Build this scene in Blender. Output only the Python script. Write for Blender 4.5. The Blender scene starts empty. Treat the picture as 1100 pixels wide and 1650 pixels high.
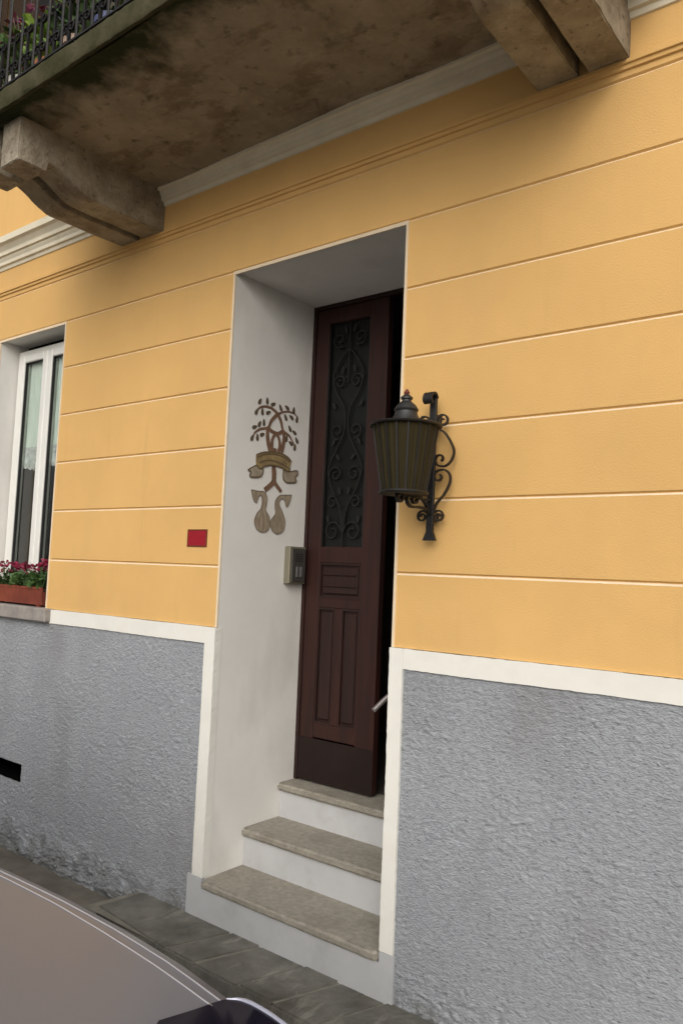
import bpy, bmesh, math, random
import numpy as np
from mathutils import Vector, Matrix
random.seed(7)
C = bpy.data.collections.new('scene'); bpy.context.scene.collection.children.link(C)
sc = bpy.context.scene
R = math.radians; PI = math.pi
# ------------------------------------------------------------ camera, sky, sun, exposure
cam = bpy.data.cameras.new('camera'); co = bpy.data.objects.new('camera', cam)
sc.collection.objects.link(co); sc.camera = co
r = Vector((0.78840345, 0.61378158, 0.04113608)); u = Vector((0.01596594, -0.08726475, 0.9960572)); f = Vector((-0.61495129, 0.78463816, 0.07859943))
m = Matrix((r, u, -f)).transposed().to_4x4(); m.translation = Vector((2.72142, -2.55357, 0.97086))
co.matrix_world = m
cam.sensor_fit = 'VERTICAL'; cam.sensor_height = 36; cam.sensor_width = 24; cam.lens = 36*1239.88/1650
cam.clip_start = 0.02; cam.clip_end = 400
w = bpy.data.worlds.new('World'); sc.world = w; w.use_nodes = True
wn = w.node_tree; bg = wn.nodes['Background']
sky = wn.nodes.new('ShaderNodeTexSky'); sky.sky_type = 'NISHITA'; sky.sun_disc = False
SUN_EL, SUN_AZ = R(34), R(152)
sky.sun_elevation = SUN_EL; sky.sun_rotation = SUN_AZ; sky.dust_density = 6; sky.air_density = 1.0; sky.ozone_density = 1
hs = wn.nodes.new('ShaderNodeHueSaturation'); hs.inputs['Saturation'].default_value = 0.35
wn.links.new(sky.outputs[0], hs.inputs['Color']); wn.links.new(hs.outputs[0], bg.inputs[0]); bg.inputs[1].default_value = 0.09
sl = bpy.data.lights.new('sun', 'SUN'); sl.energy = 1.0; sl.angle = R(75); sl.color = (1, .95, .87)
so = bpy.data.objects.new('sun', sl); sc.collection.objects.link(so)
sd = Vector((math.sin(SUN_AZ)*math.cos(SUN_EL), math.cos(SUN_AZ)*math.cos(SUN_EL), math.sin(SUN_EL)))
so.rotation_euler = sd.to_track_quat('Z', 'Y').to_euler()
sc.view_settings.view_transform = 'Standard'; sc.view_settings.look = 'None'
sc.view_settings.exposure = 0.36; sc.view_settings.gamma = 1

# ------------------------------------------------------------ materials
def mat(name, col, rough=.8, metal=0., var=0., scale=3., bump=0., bscale=40., bdist=.004, spec=.5, col2=None, detail=4, stretch=None, coat=0.):
    M = bpy.data.materials.new(name); M.use_nodes = True
    t = M.node_tree; b = t.nodes['Principled BSDF']; L = t.links.new
    b.inputs['Roughness'].default_value = rough; b.inputs['Metallic'].default_value = metal
    b.inputs['Specular IOR Level'].default_value = spec; b.inputs['Coat Weight'].default_value = coat
    tc = t.nodes.new('ShaderNodeTexCoord'); mp = t.nodes.new('ShaderNodeMapping'); L(tc.outputs['Object'], mp.inputs[0])
    if stretch: mp.inputs['Scale'].default_value = stretch
    c = col + (1,) if len(col) == 3 else col
    if var or col2:
        n = t.nodes.new('ShaderNodeTexNoise'); n.inputs['Scale'].default_value = scale; n.inputs['Detail'].default_value = detail
        n.inputs['Roughness'].default_value = .6
        L(mp.outputs[0], n.inputs['Vector'])
        rp = t.nodes.new('ShaderNodeValToRGB'); L(n.outputs['Fac'], rp.inputs[0])
        if col2: a, z = c, col2 + (1,)
        else: a = tuple(x*(1-var) for x in c[:3]) + (1,); z = tuple(min(1, x*(1+var)) for x in c[:3]) + (1,)
        rp.color_ramp.elements[0].position = .33; rp.color_ramp.elements[1].position = .67
        rp.color_ramp.elements[0].color = a; rp.color_ramp.elements[1].color = z
        L(rp.outputs[0], b.inputs['Base Color'])
    else: b.inputs['Base Color'].default_value = c
    if bump:
        n2 = t.nodes.new('ShaderNodeTexNoise'); n2.inputs['Scale'].default_value = bscale; n2.inputs['Detail'].default_value = 6
        L(mp.outputs[0], n2.inputs['Vector'])
        bp = t.nodes.new('ShaderNodeBump'); bp.inputs['Strength'].default_value = bump; bp.inputs['Distance'].default_value = bdist
        L(n2.outputs['Fac'], bp.inputs['Height']); L(bp.outputs[0], b.inputs['Normal'])
    return M

def node_stain_or_shade(M, col, scale, lo, hi, axis=None, a0=0, a1=1, stretch=(1, 1, 1), amt=1.0, detail=5):
    """lay a noise-shaped stain or painted shade over the base colour, optionally only within a range of one axis"""
    t = M.node_tree; b = t.nodes['Principled BSDF']; L = t.links.new
    tc = t.nodes.new('ShaderNodeTexCoord'); mp = t.nodes.new('ShaderNodeMapping'); mp.inputs['Scale'].default_value = stretch
    L(tc.outputs['Object'], mp.inputs[0])
    n = t.nodes.new('ShaderNodeTexNoise'); n.inputs['Scale'].default_value = scale; n.inputs['Detail'].default_value = detail; n.inputs['Roughness'].default_value = .62
    L(mp.outputs[0], n.inputs['Vector'])
    src = n.outputs['Fac']
    if axis is not None:
        sp = t.nodes.new('ShaderNodeSeparateXYZ'); L(tc.outputs['Object'], sp.inputs[0])
        mr = t.nodes.new('ShaderNodeMapRange'); mr.inputs['From Min'].default_value = a0; mr.inputs['From Max'].default_value = a1
        mr.inputs['To Min'].default_value = -.35; mr.inputs['To Max'].default_value = .45
        L(sp.outputs[axis], mr.inputs['Value'])
        ad = t.nodes.new('ShaderNodeMath'); ad.operation = 'ADD'; L(src, ad.inputs[0]); L(mr.outputs[0], ad.inputs[1]); src = ad.outputs[0]
    m2 = t.nodes.new('ShaderNodeMapRange'); m2.inputs['From Min'].default_value = lo; m2.inputs['From Max'].default_value = hi; m2.inputs['To Max'].default_value = amt
    L(src, m2.inputs['Value'])
    mx = t.nodes.new('ShaderNodeMix'); mx.data_type = 'RGBA'; L(m2.outputs[0], mx.inputs[0])
    lk = b.inputs['Base Color'].links
    if lk: L(lk[0].from_socket, mx.inputs[6])
    else: mx.inputs[6].default_value = b.inputs['Base Color'].default_value
    mx.inputs[7].default_value = col + (1,)
    L(mx.outputs[2], b.inputs['Base Color'])
    return M

YEL = mat('ochre_plaster', (.685, .424, .160), .92, var=.065, scale=1.1, bump=.5, bscale=160, bdist=.0025, spec=.2)
node_stain_or_shade(YEL, (.58, .37, .165), 2.5, .5, .8, stretch=(1, 1, .35), amt=.40)
node_stain_or_shade(YEL, (.50, .30, .12), 9, .60, .80, stretch=(1, 1, .12), amt=.30)
CRM = mat('cream_joint', (.76, .63, .45), .85, spec=.2, var=.06, scale=8)
WHT = mat('white_paint', (.76, .75, .70), .8, var=.05, scale=5, bump=.2, bscale=60, bdist=.001, spec=.25)
node_stain_or_shade(WHT, (.55, .52, .46), 5, .52, .8, amt=.5)
REV = mat('reveal_plaster', (.76, .745, .71), .85, var=.04, scale=2.5, bump=.3, bscale=30, bdist=.002, spec=.2)
node_stain_or_shade(REV, (.45, .42, .37), 3, .52, .8, stretch=(1, 1, .5), amt=.4)
BASEP = mat('base_plaster', (.44, .45, .46), .85, var=.07, scale=3, bump=.3, bscale=30, bdist=.003, spec=.2)
node_stain_or_shade(BASEP, (.28, .28, .27), 5, .5, .75, amt=.5)
GRY = mat('roughcast_grey', (.315, .333, .358), .92, var=.13, scale=45, bump=1.0, bscale=95, bdist=.007, spec=.12, stretch=(1, 1, 2.0))
node_stain_or_shade(GRY, (.40, .415, .435), 2.2, .45, .8, amt=.4)
node_stain_or_shade(GRY, (.10, .10, .105), 50, .585, .68, stretch=(1, 1, 2.8), amt=.7, detail=3)  # dark dashes: shade of the roughcast pits, painted into the colour
node_stain_or_shade(GRY, (.50, .51, .52), 48, .63, .72, stretch=(1.1, 1, 2.9), amt=.5, detail=3)
node_stain_or_shade(GRY, (.22, .22, .22), 2.0, .52, .72, stretch=(1, 1, .5), amt=.55)
node_stain_or_shade(GRY, (.10, .10, .08), 9, .60, .95, axis=2, a0=-.30, a1=-.80, amt=.8)
RIS = mat('riser_paint', (.50, .505, .51), .85, var=.06, scale=4, bump=.3, bscale=30, bdist=.002, spec=.2)
node_stain_or_shade(RIS, (.30, .29, .27), 5, .55, .78, amt=.5)
STN = mat('tread_stone', (.33, .305, .255), .65, col2=(.23, .215, .18), scale=38, bump=.45, bscale=150, bdist=.002, spec=.35, detail=8)
node_stain_or_shade(STN, (.16, .135, .11), 5, .50, .72, amt=.5)
node_stain_or_shade(STN, (.10, .095, .08), 90, .60, .72, amt=.5, detail=3)
SILL = mat('sill_stone', (.34, .31, .28), .75, col2=(.22, .20, .19), scale=11, bump=.3, bscale=60, detail=8)
COR = mat('cornice_paint', (.76, .70, .55), .8, var=.07, scale=6, bump=.2, bscale=50, bdist=.001)
node_stain_or_shade(COR, (.50, .44, .32), 5, .5, .8, stretch=(1, 1, 2), amt=.4)
CON = mat('balcony_concrete', (.225, .195, .15), .95, col2=(.37, .325, .255), scale=3.0, bump=1.0, bscale=28, bdist=.014, spec=.1, detail=9)
node_stain_or_shade(CON, (.10, .06, .03), 3.4, .53, .60, stretch=(.8, 1.6, 1), amt=.42, detail=9)
node_stain_or_shade(CON, (.42, .36, .26), 22, .52, .72, amt=.45, detail=8)
node_stain_or_shade(CON, (.05, .04, .03), 14, .57, .72, amt=.65)
node_stain_or_shade(CON, (.022, .030, .012), 2.6, .52, .74, axis=1, a0=-.46, a1=-.97, amt=.97)
MOSS = mat('mossy_edge', (.036, .038, .016), .95, col2=(.080, .072, .044), scale=10, bump=.6, bscale=60, bdist=.006, spec=.1, detail=9)
BRK = mat('corbel_stone', (.21, .18, .135), .95, col2=(.38, .34, .265), scale=7, bump=.8, bscale=60, bdist=.007, spec=.1, detail=9)
node_stain_or_shade(BRK, (.13, .085, .05), 6, .52, .7, amt=.6)
node_stain_or_shade(BRK, (.07, .06, .045), 30, .58, .70, amt=.7)
node_stain_or_shade(BRK, (.46, .41, .33), 45, .56, .74, amt=.5)
WOOD = mat('red_wood', (.036, .0095, .006), .6, col2=(.018, .006, .0045), scale=5, bump=.15, bscale=30, bdist=.001, stretch=(6, 6, .4), spec=.35)
WOOD2 = mat('dark_wood_panel', (.028, .0085, .0058), .65, col2=(.015, .006, .0045), scale=5, bump=.15, bscale=30, bdist=.001, stretch=(6, 6, .4), spec=.35)
KICK = mat('kick_plate', (.014, .007, .0055), .7, spec=.25, var=.2, scale=6)
DGL = mat('dark_glass', (.008, .009, .0085), .25, spec=.25)
IRON = mat('wrought_iron', (.013, .012, .011), .55, metal=.15, var=.3, scale=30, bump=.3, bscale=150, bdist=.001)
IRONL = mat('rusty_iron', (.045, .030, .020), .6, metal=.3, col2=(.02, .018, .017), scale=25, bump=.3, bscale=150, bdist=.001)
ZINC = mat('lamp_cap_metal', (.035, .036, .037), .5, metal=.4, var=.2, scale=20)
RUST = mat('rust_tip', (.13, .03, .02), .7)
def glassm(name, col, trans, rough=.1, alpha=1):
    M = mat(name, col, rough); b = M.node_tree.nodes['Principled BSDF']
    b.inputs['Transmission Weight'].default_value = trans; b.inputs['IOR'].default_value = 1.3
    return M
AMB = glassm('amber_lamp_glass', (.035, .027, .010), .15, .92)
BULB = mat('lamp_bulb', (.7, .5, .08), .4)
PVC = mat('window_frame_white', (.74, .74, .70), .4, var=.03, scale=4)
WGL = glassm('window_glass', (.9, .95, .93), 1.0, .02); WGL.node_tree.nodes['Principled BSDF'].inputs['IOR'].default_value = 1.45
CURT = mat('curtain_cloth', (.80, .88, .80), .9, var=.08, scale=18, stretch=(3, 3, .3))
LACE = mat('lace_hem', (.80, .82, .80), .9, col2=(.40, .42, .41), scale=40, detail=6)
BLACK = mat('dark_interior', (.004, .004, .004), 1, spec=0)
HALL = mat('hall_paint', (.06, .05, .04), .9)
TERR = mat('terracotta_plastic', (.25, .060, .032), .55, col2=(.15, .035, .022), scale=9, spec=.4)
SOIL = mat('soil', (.03, .02, .012), 1)
LEAF = mat('leaf_green', (.035, .085, .02), .6, col2=(.09, .17, .045), scale=30)
LEAFL = mat('leaf_lime', (.16, .30, .04), .6, col2=(.25, .40, .08), scale=30)
PETM = mat('petal_magenta', (.16, .008, .028), .6, col2=(.30, .012, .06), scale=40)
PETP = mat('petal_pink', (.16, .03, .08), .6)
PETV = mat('petal_violet', (.12, .13, .38), .6, col2=(.22, .24, .55), scale=30)
REDP = mat('red_plate_enamel', (.34, .010, .022), .35, col2=(.26, .010, .018), scale=60)
REDF = mat('plate_rim', (.13, .035, .012), .5)
INT1 = mat('intercom_metal', (.24, .22, .16), .5, metal=.4)
INT2 = mat('intercom_face', (.055, .05, .045), .4)
INT3 = mat('intercom_keys', (.16, .16, .165), .35, metal=.4)
STEEL = mat('steel_rail', (.26, .235, .23), .4, metal=.7)
ETREE = mat('emblem_bark_paint', (.22, .12, .07), .85, col2=(.14, .075, .045), scale=30)
ELEAF = mat('emblem_leaf_paint', (.10, .07, .04), .85)
EBAN = mat('emblem_banner_paint', (.34, .25, .11), .85, col2=(.20, .14, .07), scale=22)
EBAN2 = mat('emblem_banner_line', (.13, .09, .045), .85)  # dark paint of the ribbon outlines
EEND = mat('emblem_ribbon_end', (.40, .34, .26), .85, col2=(.22, .17, .12), scale=20)
ESW = mat('emblem_swan_paint', (.38, .31, .22), .85, col2=(.24, .185, .125), scale=28, stretch=(1, 2, .6))
ASPH = mat('street_paving', (.105, .094, .076), .9, col2=(.175, .158, .13), scale=6, bump=.5, bscale=80, bdist=.004, detail=8)
PAVE = mat('gneiss_slabs', (.075, .074, .062), .85, col2=(.17, .165, .145), scale=5, bump=1.0, bscale=22, bdist=.010, detail=9)
node_stain_or_shade(PAVE, (.36, .34, .29), 2.2, .56, .64, stretch=(7, 1.6, 1), amt=.35, detail=8)
node_stain_or_shade(PAVE, (.05, .035, .022), 3.5, .52, .7, amt=.5)
PAINT = mat('car_paint', (.185, .19, .220), .36, metal=.12, coat=.2, var=.03, scale=.8)
GLINT = mat('seam_highlight', (.50, .50, .52), .35, metal=.4)  # pale colour that stands in for the highlights along the bonnet edges
RUB = mat('rubber', (.02, .02, .02), .7)
CGL = mat('car_glass', (.012, .013, .016), .05, spec=.7)
HLB = mat('headlamp_dark', (.010, .009, .018), .12, spec=.6)
HLE = mat('headlamp_edge', (.40, .41, .50), .2, metal=.3)
ALU = mat('wheel_alloy', (.35, .35, .36), .35, metal=.8)
SHUT = mat('brown_shutter', (.06, .035, .02), .6)
ROOF = mat('roof_tiles', (.22, .09, .05), .85, var=.2, scale=5)
POTW = mat('white_pot', (.6, .58, .54), .6); POTT = mat('clay_pot', (.42, .16, .08), .8); POTY = mat('ochre_pot', (.55, .33, .12), .7); POTB = mat('blue_pot', (.10, .12, .25), .5)

# ------------------------------------------------------------ helpers
def link(name, me, M, parent=None):
    o = bpy.data.objects.new(name, me); C.objects.link(o)
    for mm in (M if isinstance(M, (list, tuple)) else [M]): me.materials.append(mm)
    if parent: o.parent = parent
    return o
def obj(name, bm, M, parent=None, smooth=False):
    me = bpy.data.meshes.new(name)
    if smooth == 'auto':
        bmesh.ops.recalc_face_normals(bm, faces=bm.faces)
        for e in bm.edges:
            e.smooth = not (len(e.link_faces) == 2 and e.calc_face_angle(0) > R(38))
        for fc in bm.faces: fc.smooth = True
    elif smooth:
        for fc in bm.faces: fc.smooth = True
    bm.to_mesh(me); bm.free()
    return link(name, me, M, parent)
def thing(name, label, cat, group=None, loc=(0, 0, 0)):
    o = bpy.data.objects.new(name, None); C.objects.link(o); o.location = loc; o.empty_display_size = .1
    o['label'] = label; o['category'] = cat
    if group: o['group'] = group
    return o
def tag(o, label, cat, group=None):
    o['label'] = label; o['category'] = cat
    if group: o['group'] = group
    return o
def struct(o): o['kind'] = 'structure'; return o
def box(bm, x0, x1, y0, y1, z0, z1, bev=0, seg=1):
    vs = [bm.verts.new((x, y, z)) for x in (x0, x1) for y in (y0, y1) for z in (z0, z1)]
    F = []
    for q in ((0, 1, 3, 2), (4, 6, 7, 5), (0, 4, 5, 1), (2, 3, 7, 6), (0, 2, 6, 4), (1, 5, 7, 3)): F.append(bm.faces.new([vs[i] for i in q]))
    if bev:
        es = list({e for fc in F for e in fc.edges})
        bmesh.ops.bevel(bm, geom=es, offset=bev, segments=seg, affect='EDGES', profile=.5)
    return F
def B(*a, **k):
    bm = bmesh.new(); box(bm, *a, **k); return bm
def boxes(l, bev=0):
    bm = bmesh.new()
    for a in l: box(bm, *a, bev=bev)
    return bm
def quad(bm, pts, mi=0):
    fc = bm.faces.new([bm.verts.new(p) for p in pts]); fc.material_index = mi; return fc
def tube(bm, pts, rad, n=8, flat=None):
    """round (or flattened) bar along a polyline; rad number or list"""
    pts = [Vector(p) for p in pts]; rings = []
    up = None
    for i, p in enumerate(pts):
        d = (pts[min(i+1, len(pts)-1)] - pts[max(i-1, 0)]).normalized()
        if up is None: up = Vector((0, 0, 1)) if abs(d.z) < .9 else Vector((0, 1, 0))
        a = d.cross(up); 
        if a.length < 1e-4: a = d.cross(Vector((1, 0, 0)))
        a.normalize(); b = a.cross(d).normalized(); up = b
        rr = rad[i] if isinstance(rad, (list, tuple)) else rad
        rings.append([bm.verts.new(p + a*math.cos(2*PI*k/n)*rr + b*math.sin(2*PI*k/n)*rr) for k in range(n)])
    for i in range(len(rings)-1):
        for k in range(n): bm.faces.new((rings[i][k], rings[i][(k+1) % n], rings[i+1][(k+1) % n], rings[i+1][k]))
    bm.faces.new(rings[0][::-1]); bm.faces.new(rings[-1])
def strap(bm, pts, nrm, wid, th):
    """flat iron: width wid along nrm, thickness th in the plane of the curve"""
    pts = [Vector(p) for p in pts]; nrm = Vector(nrm).normalized(); rings = []
    for i, p in enumerate(pts):
        d = (pts[min(i+1, len(pts)-1)] - pts[max(i-1, 0)]).normalized(); s = d.cross(nrm).normalized()
        rings.append([bm.verts.new(p + nrm*a*wid/2 + s*b*th/2) for a, b in ((-1, -1), (1, -1), (1, 1), (-1, 1))])
    for i in range(len(rings)-1):
        for k in range(4): bm.faces.new((rings[i][k], rings[i][(k+1) % 4], rings[i+1][(k+1) % 4], rings[i+1][k]))
    bm.faces.new(rings[0][::-1]); bm.faces.new(rings[-1])
def lathe(bm, prof, n=28, c=(0, 0, 0), cap=True):
    rings = [[bm.verts.new((c[0]+rr*math.cos(2*PI*k/n), c[1]+rr*math.sin(2*PI*k/n), c[2]+z)) for k in range(n)] for rr, z in prof]
    for i in range(len(rings)-1):
        for k in range(n): bm.faces.new((rings[i][k], rings[i][(k+1) % n], rings[i+1][(k+1) % n], rings[i+1][k]))
    if cap: bm.faces.new(rings[0][::-1]); bm.faces.new(rings[-1])
def smooth_pts(P, n=6):
    """Catmull-Rom through the points"""
    P = [Vector(p) for p in P]; Q = [P[0]*2-P[1]] + P + [P[-1]*2-P[-2]]; out = []
    for i in range(1, len(Q)-2):
        for k in range(n):
            t = k/n; a, b, c, d = Q[i-1:i+3]
            out.append(.5*((2*b) + (c-a)*t + (2*a-5*b+4*c-d)*t*t + (3*b-a-3*c+d)*t**3))
    out.append(P[-1]); return out
def spiral(c, r0, r1, a0, a1, n=22):
    return [(c[0]+(r0+(r1-r0)*t)*math.cos(a0+(a1-a0)*t), c[1]+(r0+(r1-r0)*t)*math.sin(a0+(a1-a0)*t)) for t in [i/n for i in range(n+1)]]
def sweep(bm, prof, x0, x1, mis=None, closed=False, dx=None, caps=False):
    """profile of (y,z) swept along x"""
    n = max(1, int((x1-x0)/dx)) if dx else 1; R_ = []
    for i in range(n+1):
        x = x0+(x1-x0)*i/n; R_.append([bm.verts.new((x, y, z)) for y, z in prof])
    m_ = len(prof)
    for i in range(n):
        for k in range(m_ if closed else m_-1):
            fc = bm.faces.new((R_[i][k], R_[i+1][k], R_[i+1][(k+1) % m_], R_[i][(k+1) % m_]))
            if mis: fc.material_index = mis[k]
    if closed and caps: bm.faces.new(R_[0]); bm.faces.new(R_[-1][::-1])
def poly_prism(bm, pts, axis, a0, a1):
    """pts 2D in the other two axes; axis 0: pts=(y,z); 1: (x,z); 2: (x,y)"""
    def P(p, a): return {0: (a, p[0], p[1]), 1: (p[0], a, p[1]), 2: (p[0], p[1], a)}[axis]
    A = [bm.verts.new(P(p, a0)) for p in pts]; D = [bm.verts.new(P(p, a1)) for p in pts]; n = len(pts)
    bm.faces.new(A); bm.faces.new(D[::-1])
    for i in range(n): bm.faces.new((A[i], D[i], D[(i+1) % n], A[(i+1) % n]))
def vnoise(x, y, seed=0):
    """vectorised gradient-like value noise"""
    xi = np.floor(x).astype(np.int64); yi = np.floor(y).astype(np.int64); fx = x-xi; fy = y-yi
    def h(a, b):
        n = (a*374761393 + b*668265263 + seed*1442695) & 0x7fffffff
        n = ((n ^ (n >> 13))*1274126177) & 0x7fffffff
        return ((n ^ (n >> 16)) & 0xffff)/65535.
    sx = fx*fx*(3-2*fx); sy = fy*fy*(3-2*fy)
    return (h(xi, yi)*(1-sx)+h(xi+1, yi)*sx)*(1-sy) + (h(xi, yi+1)*(1-sx)+h(xi+1, yi+1)*sx)*sy

# ------------------------------------------------------------ ground
ZR, ZP = -.74, -.64
bm = bmesh.new(); quad(bm, [(-60, -60, ZR), (60, -60, ZR), (60, 60, ZR), (-60, 60, ZR)]); struct(obj('road', bm, ASPH))
# raised strip of stone slabs along the wall, each laid a little unevenly
bm = bmesh.new(); xs = [-.40, .10, .28, .53, .71, .93, 1.21, 1.5, 1.93, 2.3, 2.95, 3.6, 4.3, 5.2]
for i in range(len(xs)-1):
    a, b = xs[i]+.002+.10*(i > 0), xs[i+1]-.002+.10; k = .05 if i else .11; j = .03*math.sin(i*5.1); dz = .0035*math.sin(i*2.7)
    y0 = -.300-.006*math.sin(i*3.3); 
    sk = .10; P = [(a-.05 if i == 0 else a-sk, y0+(.05 if i == 0 else 0)), (b-sk, y0), (b+.02, .02), (a+(-.02 if i == 0 else .02), .02)]
    poly_prism(bm, P, 2, ZR-.02, ZP+dz)
bmesh.ops.recalc_face_normals(bm, faces=bm.faces)
bmesh.ops.bevel(bm, geom=[e for e in bm.edges if min(v.co.z for v in e.verts) > ZP-.02], offset=.008, segments=2, affect='EDGES')
struct(obj('pavement', bm, PAVE))
bm = bmesh.new(); quad(bm, [(-.5, -.288, ZP-.0055), (5.2, -.288, ZP-.0055), (5.2, .02, ZP-.0055), (-.44, .02, ZP-.0055)]); struct(obj('pavement_mortar', bm, mat('slab_mortar', (.19, .18, .15), .95, var=.2, scale=12)))

# ------------------------------------------------------------ the house
HX0, HX1, HZ = -6.5, 6.5, 7.5
Z0, HC = 2.427, .29
WX0, WX1, WZ0 = -2.235, -1.472, .69
house = thing('house', 'ochre plastered town house with grey roughcast base, balcony and recessed front door', 'house')
def course_profile(za, zb, grooves, y=0.0):
    """(y,z) profile of wall face from za up to zb with V joints; returns points and material indices"""
    P = [(y, za)]; M_ = []
    for g in grooves:
        P += [(y, g-.006), (y+.007, g+.001), (y+.0080, g+.0030), (y, g+.0085)]; M_ += [0, 1, 0, 0]
    P.append((y, zb)); M_.append(0)
    return P, M_
low = [Z0-k*HC for k in (5, 4, 3, 2, 1)]
bm = bmesh.new()
P, M_ = course_profile(.688, Z0-.0095, low)
for a, b in ((HX0, WX0-.012), (WX1+.010, -.010), (1.010, HX1)): sweep(bm, P, a, b, M_, dx=.5)
# yellow border round the belt: above openings and up
P, M_ = course_profile(Z0-.0095, 2.701, [Z0])
P = P[:1]+P[1:]; sweep(bm, P, HX0, HX1, M_, dx=.5)
prof = [(0, 2.701), (.007, 2.708), (.008, 2.710), (0, 2.7155), (0, 2.736), (-.009, 2.739), (-.010, 2.752), (-.018, 2.755), (-.018, 2.768), (-.002, 2.772), (0, 3.9)]
sweep(bm, prof, HX0, HX1, [1, 0, 0, 0, 0, 0, 0, 0, 0, 0], dx=.5)
UW = (-2.45, -1.25, 3.95, 5.65); UD = (-.15, 1.15, 3.1, 5.4)
for (a, b, c, d) in ((HX0, UW[0], 3.9, HZ), (UW[1], HX1, 3.9, HZ), (UW[0], UW[1], 3.9, UW[2]), (UW[0], UW[1], UW[3], HZ)): quad(bm, [(a, 0, c), (b, 0, c), (b, 0, d), (a, 0, d)])
# sides, back and inner leaf
for q in ([(HX0, 0, ZR), (HX0, 6, ZR), (HX0, 6, HZ), (HX0, 0, HZ)], [(HX1, 0, ZR), (HX1, 6, ZR), (HX1, 6, HZ), (HX1, 0, HZ)], [(HX0, 6, ZR), (HX1, 6, ZR), (HX1, 6, HZ), (HX0, 6, HZ)]): quad(bm, q)
bmesh.ops.remove_doubles(bm, verts=bm.verts, dist=.0004)
obj('wall', bm, [YEL, CRM], house)
bm = bmesh.new()
poly_prism(bm, [(-.5, HZ), (3, HZ+1.6), (6.5, HZ), (6.5, HZ-.12), (-.5, HZ-.12)], 0, HX0-.4, HX1+.4); obj('roof', bm, ROOF, house)
# white edging strips round door and window
bm = bmesh.new()
bm.free()
for a, b, c, d in ((-.012, 0, .688, Z0-.015), (1.0, 1.012, .688, Z0-.015), (WX0-.014, WX0, .688, Z0-.015), (WX1, WX1+.012, .688, Z0-.015)):
    obj('edge_bead', B(a, b, -.0035, .0055, c, d), CRM, house)
for a, b in ((-.012, 1.012), (WX0-.014, WX1+.012)): obj('edge_bead', B(a, b, -.0035, .0055, Z0-.0145, Z0+.001), CRM, house)
# door reveal and window reveal
def reveal(x0, x1, z0, z1, d, nm, M1, floor=False, fy=.0):
    bm = bmesh.new()
    n = 1
    quad(bm, [(x0, fy, z0), (x0, d, z0), (x0, d, z1), (x0, fy, z1)]); quad(bm, [(x1, fy, z0), (x1, fy, z1), (x1, d, z1), (x1, d, z0)])
    quad(bm, [(x0, fy, z1), (x0, d, z1), (x1, d, z1), (x1, fy, z1)])
    if floor: quad(bm, [(x0, fy, z0), (x1, fy, z0), (x1, d, z0), (x0, d, z0)])
    return obj(nm, bm, M1, house)
reveal(0, 1.0, -.70, Z0-.0005, .70, 'door_reveal', REV, fy=.006)
reveal(WX0, WX1, WZ0, Z0-.0005, .20, 'window_reveal', REV, True, fy=.006)
# white border above and around the base
bm = bmesh.new()
def band(bm, a, b, c, d, y=-.007):
    t_ = bmesh.new(); box(t_, a, b, y, .03, c, d)
    ax = 0 if b-a > d-c else 2
    bmesh.ops.subdivide_edges(t_, edges=[e for e in t_.edges if abs(e.verts[0].co[ax]-e.verts[1].co[ax]) > .4], cuts=int(min(400, max(b-a, d-c)/.018)))
    rn = random.Random(int(a*100))
    for v in t_.verts:
        if v.co.y < .01:
            k_ = 2-ax; v.co[k_] += rn.uniform(-.0011, .0011)+.0010*math.sin(v.co[ax]*7+k_)
    me_ = bpy.data.meshes.new('t'); t_.to_mesh(me_); t_.free(); bm.from_mesh(me_); bpy.data.meshes.remove(me_)
band(bm, HX0, -.0702, .608, .686, -.0105); band(bm, 1.0612, HX1, .608, .686, -.0105)
band(bm, -.070, .0015, -.462, .686, -.012); band(bm, .9985, 1.061, -.462, .686, -.012)
obj('white_border', bm, WHT, house)
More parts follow.
